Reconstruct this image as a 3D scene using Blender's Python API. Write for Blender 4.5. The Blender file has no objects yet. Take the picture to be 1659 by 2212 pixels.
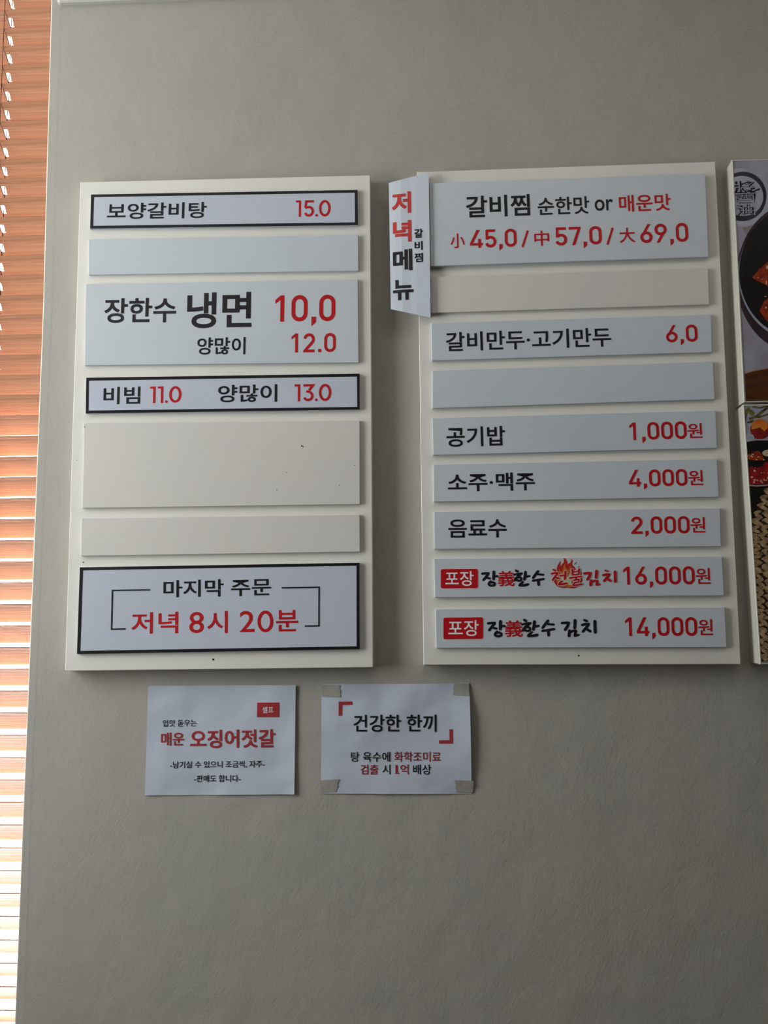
import bpy, bmesh, math, random
from mathutils import Vector, noise
random.seed(7)
SC = bpy.context.scene
COL = SC.collection
# ------------------------------------------------------------------ camera
F = 2012.5; W, H = 1659.0, 2212.0
YAW, PITCH, ROLL = map(math.radians, (-2.4512, 6.7165, -0.4717))
CAM = Vector((0.0, -1.872, 1.5))
_fw = Vector((math.sin(YAW)*math.cos(PITCH), math.cos(YAW)*math.cos(PITCH), math.sin(PITCH)))
_r0 = Vector((math.cos(YAW), -math.sin(YAW), 0)); _u0 = _r0.cross(_fw)
_r = _r0*math.cos(ROLL) + _u0*math.sin(ROLL); _u = -_r0*math.sin(ROLL) + _u0*math.cos(ROLL)
cd = bpy.data.cameras.new('camera'); cam = bpy.data.objects.new('camera', cd); COL.objects.link(cam)
cd.sensor_fit = 'VERTICAL'; cd.sensor_height = 24.0; cd.lens = F/H*24.0; cd.clip_start = 0.05
from mathutils import Matrix
cam.matrix_world = Matrix(((_r.x, _u.x, -_fw.x, CAM.x), (_r.y, _u.y, -_fw.y, CAM.y), (_r.z, _u.z, -_fw.z, CAM.z), (0, 0, 0, 1)))
SC.camera = cam
# ------------------------------------------------------------------ world, lights, exposure
w = bpy.data.worlds.new('world'); SC.world = w; w.use_nodes = True
bg = w.node_tree.nodes['Background']; bg.inputs[0].default_value = (0.97, 0.98, 1.0, 1); bg.inputs[1].default_value = 14.8
def area(name, loc, tgt, sx, sy, power, col):
    l = bpy.data.lights.new(name, 'AREA'); l.shape = 'RECTANGLE'; l.size = sx; l.size_y = sy; l.energy = power; l.color = col
    o = bpy.data.objects.new(name, l); COL.objects.link(o); o.location = loc
    o.rotation_euler = (Vector(tgt) - Vector(loc)).to_track_quat('-Z', 'Y').to_euler(); return o
p_ = area('window_portal', (-2.12, -0.89, 2.04), (0.0, -0.89, 2.04), 1.1, 2.0, 1.0, (1, 1, 1)); p_.data.cycles.is_portal = True
sl_ = bpy.data.lights.new('sun', 'SUN'); sl_.energy = 62.0; sl_.angle = math.radians(4); sl_.color = (1.0, 0.95, 0.88)
so_ = bpy.data.objects.new('sun', sl_); COL.objects.link(so_); so_.location = (1, 4, 5); so_.rotation_euler = Vector((-0.12, -1.0, -1.0)).to_track_quat('-Z', 'Y').to_euler()
area('ceiling_fill_light', (0.5, -1.0, 3.08), (0.5, -1.0, 0), 1.2, 0.6, 3.2, (1.0, 0.97, 0.93))  # added fill in place of ceiling bounce, lifts the upper wall; no real fixture
vs = SC.view_settings; vs.view_transform = 'Standard'; vs.look = 'None'; vs.gamma = 1.0; vs.exposure = 0.0; vs.use_curve_mapping = False
SC.cycles.use_denoising = True; SC.cycles.max_bounces = 8; SC.cycles.sample_clamp_indirect = 20.0

# ------------------------------------------------------------------ helpers
def at(px, py, y=0.0):
    """point of the plane y = const that is seen at pixel (px, py)"""
    d = _r*((px-829.5)/F) - _u*((py-1106.0)/F) + _fw
    t = (y - CAM.y)/d.y
    return CAM + d*t
def lin(r, g, b):
    f = lambda c: ((c/255+0.055)/1.055)**2.4 if c/255 > 0.04045 else c/255/12.92
    return (f(r), f(g), f(b), 1)
def mat(name, rgb, rough=0.6, spec=0.3, var=0.0, vscale=5.0, rgb2=None, bump=0.0, bscale=300.0, stretch=(1, 1, 1), metal=0.0):
    m = bpy.data.materials.new(name); m.use_nodes = True; nt = m.node_tree; b = nt.nodes['Principled BSDF']
    b.inputs['Base Color'].default_value = rgb; b.inputs['Roughness'].default_value = rough
    b.inputs['Specular IOR Level'].default_value = spec; b.inputs['Metallic'].default_value = metal
    tc = nt.nodes.new('ShaderNodeTexCoord'); mp = nt.nodes.new('ShaderNodeMapping'); mp.inputs['Scale'].default_value = stretch
    nt.links.new(tc.outputs['Object'], mp.inputs[0])
    n = nt.nodes.new('ShaderNodeTexNoise'); n.inputs['Scale'].default_value = vscale; n.inputs['Detail'].default_value = 4
    nt.links.new(mp.outputs[0], n.inputs['Vector'])
    r = nt.nodes.new('ShaderNodeValToRGB'); r.color_ramp.elements[0].position = 0.3; r.color_ramp.elements[1].position = 0.7
    c2 = rgb2 or tuple(min(1, c*(1-var)) for c in rgb[:3]) + (1,)
    r.color_ramp.elements[0].color = c2; r.color_ramp.elements[1].color = rgb
    nt.links.new(n.outputs[0], r.inputs[0]); nt.links.new(r.outputs[0], b.inputs['Base Color'])
    if bump:
        n2 = nt.nodes.new('ShaderNodeTexNoise'); n2.inputs['Scale'].default_value = bscale; n2.inputs['Detail'].default_value = 3
        nt.links.new(mp.outputs[0], n2.inputs['Vector'])
        bp = nt.nodes.new('ShaderNodeBump'); bp.inputs['Strength'].default_value = 1.0; bp.inputs['Distance'].default_value = bump
        nt.links.new(n2.outputs[0], bp.inputs['Height']); nt.links.new(bp.outputs[0], b.inputs['Normal'])
    return m
def mk(name, verts, faces, m, parent=None, smooth=False):
    me = bpy.data.meshes.new(name); me.from_pydata([tuple(v) for v in verts], [], faces); me.update()
    o = bpy.data.objects.new(name, me); COL.objects.link(o); me.materials.append(m)
    if smooth:
        for p in me.polygons: p.use_smooth = True
    if parent is not None: o.parent = parent; o.matrix_parent_inverse = parent.matrix_world.inverted()
    return o
def tidy(o):
    bm = bmesh.new(); bm.from_mesh(o.data); bmesh.ops.recalc_face_normals(bm, faces=bm.faces); bm.to_mesh(o.data); bm.free(); return o
def thing(name, label, cat, loc, group=None):
    o = bpy.data.objects.new(name, None); COL.objects.link(o); o.location = loc; o.empty_display_size = 0.05
    o['label'] = label; o['category'] = cat
    if group: o['group'] = group
    bpy.context.view_layer.update(); return o
def tag(o, label, cat, group=None):
    o['label'] = label; o['category'] = cat
    if group: o['group'] = group
    return o
def struct(o): o['kind'] = 'structure'; return o
def box_v(x0, x1, y0, y1, z0, z1):
    v = [(x, y, z) for x in (x0, x1) for y in (y0, y1) for z in (z0, z1)]
    return v, [(0, 1, 3, 2), (4, 6, 7, 5), (0, 4, 5, 1), (2, 3, 7, 6), (0, 2, 6, 4), (1, 5, 7, 3)]
def box(name, b, m, parent=None):
    v, f = box_v(*b); return tidy(mk(name, v, f, m, parent))
def boxes(name, bs, m, parent=None):
    V = []; Fs = []
    for b in bs:
        v, f = box_v(*b); k = len(V); V += v; Fs += [tuple(i+k for i in q) for q in f]
    return tidy(mk(name, V, Fs, m, parent))
def slab(name, quad, yf, yb, m, parent=None, bev=0.0006):
    """slab whose front face has its corners TL,TR,BR,BL at these points of the plane yf"""
    P = [at(px, py, yf) for px, py in quad]
    c = sum(P, Vector())/4
    V = []
    for p in P: V.append((p.x, yb, p.z))
    for p in P: V.append((p.x, yf+bev, p.z))
    for i, p in enumerate(P):
        sx = -1 if p.x > c.x else 1; sz = -1 if p.z > c.z else 1
        V.append((p.x+sx*bev, yf, p.z+sz*bev))
    Fs = [(0, 1, 2, 3), (8, 9, 10, 11)]
    for k in (0, 4):
        for i in range(4):
            j = (i+1) % 4; Fs.append((k+i, k+j, k+4+j, k+4+i))
    return tidy(mk(name, V, Fs, m, parent))

# flat print engine ------------------------------------------------
class Ink:
    def __init__(s): s.V = []; s.F = []
    def poly(s, pts):
        k = len(s.V); s.V += [tuple(p) for p in pts]; s.F.append(tuple(range(k, k+len(pts))))
    def ribbon(s, pts, w, closed=False):
        n = len(pts); ws = w if isinstance(w, (list, tuple)) else [w]*n; L = []; R = []
        for i in range(n):
            a = pts[(i-1) % n] if (closed or i > 0) else None; b = pts[(i+1) % n] if (closed or i < n-1) else None
            p = pts[i]
            def nrm(q, r):
                dx, dy = r[0]-q[0], r[1]-q[1]; l = math.hypot(dx, dy) or 1e-9; return (-dy/l, dx/l)
            n1 = nrm(a, p) if a is not None else None; n2 = nrm(p, b) if b is not None else None
            if n1 is None: n1 = n2
            if n2 is None: n2 = n1
            mx, my = n1[0]+n2[0], n1[1]+n2[1]; l = math.hypot(mx, my) or 1e-9; mx /= l; my /= l
            k = 1/max(0.35, mx*n1[0]+my*n1[1]); h = ws[i]/2*k
            L.append((p[0]+mx*h, p[1]+my*h)); R.append((p[0]-mx*h, p[1]-my*h))
        k = len(s.V); s.V += L+R; m = n if closed else n-1
        for i in range(m):
            j = (i+1) % n; s.F.append((k+i, k+j, k+n+j, k+n+i))
    def disc(s, c, r, n=10): s.poly([(c[0]+r*math.cos(6.28318*i/n), c[1]+r*math.sin(6.28318*i/n)) for i in range(n)])
    def brush(s, pts, w):
        s.ribbon(pts, w); 
        for p in (pts[0], pts[-1]):
            s.disc(p, w*0.46, 6)
        for p in pts[1:-1]: s.disc(p, w*0.5, 10)
def ell(cx, cy, rx, ry, n=40, a0=0, a1=2*math.pi, rot=0):
    o = []
    for i in range(n):
        a = a0+(a1-a0)*i/(n if abs(a1-a0-2*math.pi) < 1e-6 else n-1)
        x, y = rx*math.cos(a), ry*math.sin(a)
        o.append((cx+x*math.cos(rot)-y*math.sin(rot), cy+x*math.sin(rot)+y*math.cos(rot)))
    return o
_layer = [0]
def emit(ink, fn, name, m, parent, surf=None, eps=0.0):
    par = list(range(len(ink.V)))          # overlapping strokes lie a hair apart
    def root_(i):
        while par[i] != i: par[i] = par[par[i]]; i = par[i]
        return i
    for f in ink.F:
        for q_ in f[1:]: par[root_(q_)] = root_(f[0])
    ids = {}; V3 = []
    for i, v in enumerate(ink.V):
        p_ = fn(*v); V3.append((p_[0], p_[1]-4e-6*(ids.setdefault(root_(i), len(ids)) % 40), p_[2]))
    o = mk(name, V3, ink.F, m, parent)
    bm = bmesh.new(); bm.from_mesh(o.data)
    if surf is not None and surf.rel:      # print on a bent sheet: flatten, cut along the sheet's grid, lay back on the sheet
        for v in bm.verts: v.co.y = 0
        if surf.cuts is None:
            xs = [v.co.x for v in bm.verts]; zs = [v.co.z for v in bm.verts]; st = .006
            pl = [(Vector((i*st, 0, 0)), Vector((1, 0, 0))) for i in range(math.ceil(min(xs)/st), math.floor(max(xs)/st)+1)]
            pl += [(Vector((0, 0, i*st)), Vector((0, 0, 1))) for i in range(math.ceil(min(zs)/st), math.floor(max(zs)/st)+1)]
        else: pl = surf.cuts
        for co, no in pl: bmesh.ops.bisect_plane(bm, geom=bm.verts[:]+bm.edges[:]+bm.faces[:], plane_co=co, plane_no=no, dist=1e-7)
        for v in bm.verts: v.co.y = surf.rel(v.co.x, v.co.z)-eps
    bmesh.ops.triangulate(bm, faces=[f for f in bm.faces if len(f.verts) > 4], ngon_method='EAR_CLIP')
    for f in bm.faces:
        f.normal_update()
        if f.normal.y > 0: f.normal_flip()
    bm.to_mesh(o.data); bm.free(); return o

def font_mesh(s, weight=0.0, res=4):
    c = bpy.data.curves.new('text', 'FONT'); c.body = s; c.resolution_u = res; c.offset = weight
    o = bpy.data.objects.new('text', c); COL.objects.link(o); dg = bpy.context.evaluated_depsgraph_get()
    me = bpy.data.meshes.new_from_object(o.evaluated_get(dg))
    V = [(v.co.x, v.co.y) for v in me.vertices]; Fs = [tuple(p.vertices) for p in me.polygons]
    bpy.data.objects.remove(o); bpy.data.meshes.remove(me); bpy.data.curves.remove(c)
    return V, Fs
S = 0.15
def din(ch):
    k = Ink(); r = S/2
    if ch == '0':
        x0, x1, y0, y1, R = r, .63-r, r, 1-r, .235
        P = ell(x1-R, y1-R, R, R, 7, 0, math.pi/2)+ell(x0+R, y1-R, R, R, 7, math.pi/2, math.pi)+ell(x0+R, y0+R, R, R, 7, math.pi, 1.5*math.pi)+ell(x1-R, y0+R, R, R, 7, 1.5*math.pi, 2*math.pi)
        k.ribbon(P, S, True); return k, .63, .06, .06
    if ch == '1':
        k.poly([(.35, 0), (.35, 1), (.21, 1), (0, .83), (0, .68), (.2, .83), (.2, 0)]); return k, .35, .1, .23
    if ch == '2':
        k.ribbon(ell(.315, .685, .24, .24, 12, math.radians(172), math.radians(-35))+[(.13, .13)], S)
        k.poly([(0, 0), (.62, 0), (.62, S*.95), (.2, S*.95), (.08, .17), (0, .1)]); return k, .62, .07, .06
    if ch == '4':
        k.poly([(.37, 1), (.54, 1), (.17, .27), (0, .27)]); k.poly([(0, .14), (.68, .14), (.68, .27), (0, .27)]); k.poly([(.44, 0), (.59, 0), (.59, .5), (.44, .5)])
        return k, .68, .04, .05
    if ch == '5':
        k.poly([(.06, 1-S*.95), (.57, 1-S*.95), (.57, 1), (.06, 1)]); k.poly([(.06, 1), (.2, 1), (.19, .45), (.05, .45)])
        k.ribbon([(.11, .49)]+ell(.31, .325, .24, .25, 14, math.radians(110), math.radians(-160)), S); return k, .61, .06, .06
    if ch == '6':
        k.ribbon(ell(.315, .31, .24, .235, 24), S, True); k.poly([(.4, 1), (.55, 1), (.27, .5), (.1, .45), (.06, .42)]); return k, .63, .06, .06
    if ch == '9':
        k.ribbon(ell(.315, .69, .24, .235, 24), S, True); k.poly([(.23, 0), (.08, 0), (.36, .5), (.53, .55), (.57, .58)]); return k, .63, .06, .06
    if ch == '7':
        k.poly([(0, 1-S*.95), (.6, 1-S*.95), (.6, 1), (0, 1)]); k.poly([(.45, .9), (.6, .9), (.3, 0), (.14, 0)]); return k, .6, .05, .03
    if ch == ',':
        k.poly([(0, .17), (.175, .17), (.175, -.03), (0, -.19)]); return k, .175, .1, .07
    if ch == '.':
        k.poly([(0, 0), (.17, 0), (.17, .17), (0, .17)]); return k, .17, .14, .1
T = 0.138
def rnd(ch):
    k = Ink(); r = T/2
    if ch == '0': k.ribbon(ell(.345, .5, .345-r, .5-r, 32), T, True); return k, .69, .05, .05
    if ch == '1': k.poly([(.18, 0), (.31, 0), (.31, 1), (0, 1), (0, 1-T*.92), (.18, 1-T*.92)]); return k, .31, .04, .09
    if ch == '5':
        k.ribbon([(.60, 1-r), (.15, 1-r), (.105, .56)], T); k.ribbon([(.09, .515), (.16, .58)]+ell(.31, .33, .305-r, .33-r, 16, math.radians(112), math.radians(-158)), T); return k, .62, .07, .05
    if ch == '3':
        k.ribbon([(.04, 1-r), (.57, 1-r), (.36, .64)], T)
        k.ribbon([(.2, .585)]+ell(.31, .31, .30-r, .31-r, 16, math.radians(80), math.radians(-158)), T); return k, .61, .05, .05
    if ch == '.': k.disc((.075, .075), .078, 12); return k, .15, .03, .02
def din_text(s, din=din):
    V = []; Fs = []; x = 0; first = True
    for ch in s:
        k, wd, lb, rb = din(ch)
        if not first: x += lb
        n = len(V); V += [(x+a, b) for a, b in k.V]; Fs += [tuple(i+n for i in f) for f in k.F]
        x += wd; last = x; x += rb; first = False
    return V, Fs, (0, last, 0, 1)

class Surf:
    """where print lies: plane y, an x direction taken from two pixels, and an optional relief y(x,z)"""
    def __init__(s, y, pa, pb, rel=None):
        s.y = y; s.cuts = None; a = at(pa[0], pa[1], y); b = at(pb[0], pb[1], y); d = b-a; l = math.hypot(d.x, d.z)
        s.u = (d.x/l, d.z/l); s.v = (-d.z/l, d.x/l); s.rel = rel
    def pt(s, x, z, eps):
        y = (s.rel(x, z) if s.rel else s.y) - eps
        return (x, y, z)
def text(surf, s, lb, rt, m, parent, weight=0.0, name='lettering', mode='noto', eps=0.0004):
    if mode in ('din', 'rnd'): V, Fs, bb = din_text(s, din if mode == 'din' else rnd)
    else:
        V, Fs = font_mesh(s, weight); xs = [v[0] for v in V]; ys = [v[1] for v in V]; bb = (min(xs), max(xs), min(ys), max(ys))
    A = at(lb[0], lb[1], surf.y); B = at(rt[0], rt[1], surf.y); dx, dz = B.x-A.x, B.z-A.z
    du = dx*surf.u[0]+dz*surf.u[1]; dv = dx*surf.v[0]+dz*surf.v[1]
    sx = du/(bb[1]-bb[0]); sy = dv/(bb[3]-bb[2]); k = Ink(); k.V = V; k.F = Fs
    def fn(x, y):
        a = (x-bb[0])*sx; b = (y-bb[2])*sy
        return surf.pt(A.x+a*surf.u[0]+b*surf.v[0], A.z+a*surf.u[1]+b*surf.v[1], eps)
    return emit(k, fn, name, m, parent, surf, eps)
def pix(surf, eps, Z=(0, 0, 1.0)):
    """print traced in coordinates of a magnified crop (x0, y0, scale)"""
    def fn(x, y):
        p = at(Z[0]+x/Z[2], Z[1]+y/Z[2], surf.y); return surf.pt(p.x, p.z, eps)
    return fn

# ------------------------------------------------------------------ materials
M_wall = mat('wall_plaster', lin(172, 166, 157), .82, .25, vscale=2.6, rgb2=lin(164, 162, 155), bump=.0006, bscale=230)
def plaster(m):
    nt = m.node_tree; b = nt.nodes['Principled BSDF']; tc = [n for n in nt.nodes if n.type == 'TEX_COORD'][0]
    old = [n for n in nt.nodes if n.type == 'BUMP'][0]
    vo = nt.nodes.new('ShaderNodeTexVoronoi'); vo.inputs['Scale'].default_value = 95; nt.links.new(tc.outputs['Object'], vo.inputs['Vector'])
    mr = nt.nodes.new('ShaderNodeMapRange'); mr.inputs[1].default_value = 0.0; mr.inputs[2].default_value = 0.13; mr.inputs[3].default_value = 1; mr.inputs[4].default_value = 0
    nt.links.new(vo.outputs['Distance'], mr.inputs[0])
    n3 = nt.nodes.new('ShaderNodeTexNoise'); n3.inputs['Scale'].default_value = 9; n3.inputs['Detail'].default_value = 5; nt.links.new(tc.outputs['Object'], n3.inputs['Vector'])
    m1 = nt.nodes.new('ShaderNodeMath'); m1.operation = 'SUBTRACT'; nt.links.new(n3.outputs[0], m1.inputs[0]); m1.inputs[1].default_value = .52
    m2 = nt.nodes.new('ShaderNodeMath'); m2.operation = 'MULTIPLY'; m2.use_clamp = True; nt.links.new(m1.outputs[0], m2.inputs[0]); m2.inputs[1].default_value = 5
    m3 = nt.nodes.new('ShaderNodeMath'); m3.operation = 'MULTIPLY'; nt.links.new(m2.outputs[0], m3.inputs[0]); nt.links.new(mr.outputs[0], m3.inputs[1])
    b2 = nt.nodes.new('ShaderNodeBump'); b2.inputs['Distance'].default_value = .0007; nt.links.new(m3.outputs[0], b2.inputs['Height']); nt.links.new(old.outputs[0], b2.inputs['Normal'])
    b3 = nt.nodes.new('ShaderNodeBump'); b3.inputs['Distance'].default_value = .004; nt.links.new(n3.outputs[0], b3.inputs['Height']); nt.links.new(b2.outputs[0], b3.inputs['Normal'])
    nt.links.new(b3.outputs[0], b.inputs['Normal'])
plaster(M_wall)
M_bead = mat('bead_paint', lin(225, 215, 200), .6, .3, var=.1)
M_board = mat('cream_board', lin(226, 222, 214), .45, .35, vscale=3, rgb2=lin(220, 217, 211))
M_cream = mat('cream_panel', lin(214, 209, 204), .4, .4, vscale=4, rgb2=lin(209, 206, 202))
M_blue = mat('pale_blue_panel', lin(200, 206, 213), .38, .4, vscale=5, rgb2=lin(195, 202, 209))
M_lilac = mat('cool_white_print', lin(192, 197, 211), .42, .35, vscale=4, rgb2=lin(187, 192, 207))
M_card = mat('card_sheet', lin(205, 211, 222), .3, .5, vscale=6, rgb2=lin(196, 203, 214))
M_paper = mat('notice_paper', lin(192, 198, 212), .85, .15, vscale=5, rgb2=lin(186, 192, 207), bump=.0015, bscale=14)
M_black = mat('black_ink', lin(26, 25, 30), .5, .25, var=.1)
M_dark = mat('dark_grey_ink', lin(40, 36, 40), .5, .25, var=.1)
M_border = mat('black_tape', lin(24, 21, 25), .4, .35, var=.2, vscale=40)
M_red = mat('red_ink', lin(186, 16, 26), .5, .25, var=.06)
M_orange = mat('coral_red_ink', lin(196, 60, 56), .5, .25, var=.06)
M_brick = mat('brick_red_print', lin(165, 52, 56), .7, .2, var=.15, vscale=60)
M_redtxt = mat('dark_red_print', lin(140, 40, 46), .7, .2, var=.1)
M_white = mat('white_print', lin(236, 232, 236), .5, .25, var=.03)
M_pink = mat('pale_pink_outline', lin(225, 200, 205), .5, .25, var=.03)
M_tape = mat('masking_tape', lin(164, 160, 152), .55, .3, vscale=120, rgb2=lin(152, 148, 142), bump=.0006, bscale=180)
M_alu = mat('painted_frame', lin(196, 192, 180), .38, .4, var=.02, vscale=2)
M_duct = mat('grey_plastic', lin(196, 194, 188), .4, .4, var=.04)
M_hole = mat('screw_hole_dark', lin(20, 18, 18), .7, .1, var=.1)
M_floor = mat('floor_tile', lin(84, 76, 70), .5, .3, vscale=8, var=.2)
M_room = mat('room_paint', lin(112, 108, 103), .8, .2, vscale=3, var=.06)
M_ceil = mat('ceiling_paint', lin(225, 222, 215), .85, .2, vscale=3, var=.04)
M_wood = mat('slat_wood', lin(172, 126, 98), .32, .5, vscale=7, rgb2=lin(138, 92, 68), stretch=(1, 14, 60), bump=.0004, bscale=12)
M_cord = mat('brown_cord', lin(70, 36, 30), .8, .1, var=.2, vscale=200)

# ------------------------------------------------------------------ the room
edge_px = [(110.3, 0), (99.5, 388), (92.8, 650), (77.2, 1050), (59.5, 1500), (51.2, 1700), (31, 2212)]
E0 = [at(*p) for p in edge_px]
top = E0[0] + (E0[0]-E0[1])*0.25; bot = E0[-1] + (E0[-1]-E0[-2])*0.3
EDGE = [(top.x, top.z)] + [(p.x, p.z) for p in E0] + [(bot.x, bot.z)]
XR, XL, YB, ZC, TH = 3.0, -2.1, -3.6, 3.15, 0.20
WZ0, WZ1, WXL = 0.5, 3.08, -1.75     # window opening in the back wall
EDGE = [(x, z) for x, z in EDGE if WZ0 < z < WZ1]
EDGE = [(EDGE[0][0], WZ1)] + EDGE + [(EDGE[-1][0], WZ0)]
r = 0.0025
# main wall panel: outline with the slightly wavy plastered window corner
V = []; Fs = []
n = len(EDGE)
for x, z in EDGE: V.append((x+r, 0, z))
for x, z in EDGE: V.append((x+r+0.016+0.0025*math.sin(z*9)+.002*math.sin(z*31), -0.00022, z))
for x, z in EDGE: V.append((x+r+0.020+0.0025*math.sin(z*9)+.002*math.sin(z*31), 0, z))
for x, z in EDGE: V.append((XR, 0, z))
for c in range(3):
    for i in range(n-1): Fs.append((c*n+i, c*n+i+1, (c+1)*n+i+1, (c+1)*n+i))
k = len(V)
for x, z in EDGE: V += [(x, r, z), (x, TH, z)]
for i in range(n-1): Fs.append((k+2*i, k+2*i+1, k+2*i+3, k+2*i+2))
for b in ((XL, WXL, 0, TH, 0, ZC), (WXL, XR, 0, TH, 0, WZ0), (WXL, XR, 0, TH, WZ1, ZC), (XR-.02, XR, 0.001, TH, WZ0, WZ1), (EDGE[-1][0]+.03, XR-.02, TH-.02, TH, WZ0, WZ1)):
    v, f = box_v(*b); k = len(V); V += v; Fs += [tuple(i+k for i in q) for q in f]
wall = struct(mk('wall_back', V, Fs, M_wall)); bm = bmesh.new(); bm.from_mesh(wall.data)
for f in bm.faces[:3*(n-1)]: pass
bmesh.ops.recalc_face_normals(bm, faces=bm.faces); bm.to_mesh(wall.data); bm.free()
# rounded corner bead along the window corner
V = []; Fs = []
for x, z in EDGE:
    for a in range(6):
        t = math.radians(90*a/5); V.append((x+r-r*math.sin(t), r-r*math.cos(t), z))
for i in range(n-1):
    for a in range(5): Fs.append((i*6+a, i*6+a+1, (i+1)*6+a+1, (i+1)*6+a))
struct(tidy(mk('trim_1', V, Fs, M_bead, smooth=True)))
struct(box('floor', (XL, XR, YB, TH, -.1, 0), M_floor))
struct(box('shade_eave', (XL-1, XR, TH, TH+.95, 3.0, 3.06), M_ceil))  # unseen eave added outside to keep the sun off the upper slats
struct(box('ceiling', (XL, XR, YB, TH, ZC, ZC+.1), M_ceil))
struct(box('wall_right', (XR, XR+.1, YB, TH, 0, ZC), M_room))
struct(box('wall_front', (XL, XR, YB-.1, YB, 0, ZC), M_room))
lw = (-1.40, -.38, 1.14, 2.95)
struct(boxes('wall_left', [(XL-.2, XL, YB, lw[0], 0, ZC), (XL-.2, XL, lw[1], TH, 0, ZC), (XL-.2, XL, lw[0], lw[1], 0, lw[2]), (XL-.2, XL, lw[0], lw[1], lw[3], ZC)], M_room))
def pane_mat():
    m = bpy.data.materials.new('window_glass'); m.use_nodes = True; nt = m.node_tree; nt.nodes.clear()
    o = nt.nodes.new('ShaderNodeOutputMaterial'); t = nt.nodes.new('ShaderNodeBsdfTransparent'); g = nt.nodes.new('ShaderNodeBsdfGlossy'); g.inputs['Roughness'].default_value = .02
    mx = nt.nodes.new('ShaderNodeMixShader'); t.inputs[0].default_value = (.95, .97, .96, 1)
    mx.inputs[0].default_value = .07; nt.links.new(t.outputs[0], mx.inputs[1]); nt.links.new(g.outputs[0], mx.inputs[2]); nt.links.new(mx.outputs[0], o.inputs[0]); return m
M_glass = pane_mat()
ex = EDGE[-1][0]-0.004
wf = struct(boxes('window_1', [(WXL, WXL+.05, .13, .18, WZ0, WZ1), (ex-.006, ex, .15, .18, WZ0, WZ1), (WXL+.05, ex-.006, .13, .18, WZ0, WZ0+.05), (WXL+.05, ex-.006, .13, .18, WZ1-.05, WZ1)], M_bead))
box('pane', (WXL+.05, ex-.006, .153, .157, WZ0+.05, WZ1-.05), M_glass, wf)
wf = struct(boxes('window_2', [(XL-.12, XL-.07, lw[0], lw[0]+.05, lw[2], lw[3]), (XL-.12, XL-.07, lw[1]-.05, lw[1], lw[2], lw[3]), (XL-.12, XL-.07, lw[0]+.05, lw[1]-.05, lw[2], lw[2]+.05), (XL-.12, XL-.07, lw[0]+.05, lw[1]-.05, lw[3]-.05, lw[3])], M_bead))
box('pane', (XL-.1, XL-.096, lw[0]+.05, lw[1]-.05, lw[2]+.05, lw[3]-.05), M_glass, wf)
# trunking at the top
a = at(122, 4.5, -.012); b = at(235, .5, -.012)
V = []; Fs = []; x0, x1, z0 = a.x, a.x+.9, a.z; rr = .006; ring = []
for (xx, zz, a0) in ((x0+rr, z0+rr, 180), (x1-rr, z0+rr, 270), (x1-rr, z0+.06-rr, 0), (x0+rr, z0+.06-rr, 90)):
    for q in range(5): t = math.radians(a0+90*q/4); ring.append((xx+rr*math.cos(t), zz+rr*math.sin(t)))
N = len(ring); cx, cz = (x0+x1)/2, z0+.03
for (y, ins) in ((0.0, 0), (-.009, 0), (-.012, .003)):
    for x, z in ring: V.append((x+(ins if x < cx else -ins), y, z+(ins if z < cz else -ins)))
for kx in range(2):
    for i in range(N): Fs.append((kx*N+i, kx*N+(i+1) % N, (kx+1)*N+(i+1) % N, (kx+1)*N+i))
Fs += [tuple(range(N)), tuple(range(2*N, 3*N))]
tag(tidy(mk('wall_trunking', V, Fs, M_duct)), 'pale grey rounded wall trunking at the top edge, right of the window corner', 'trunking')

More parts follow.
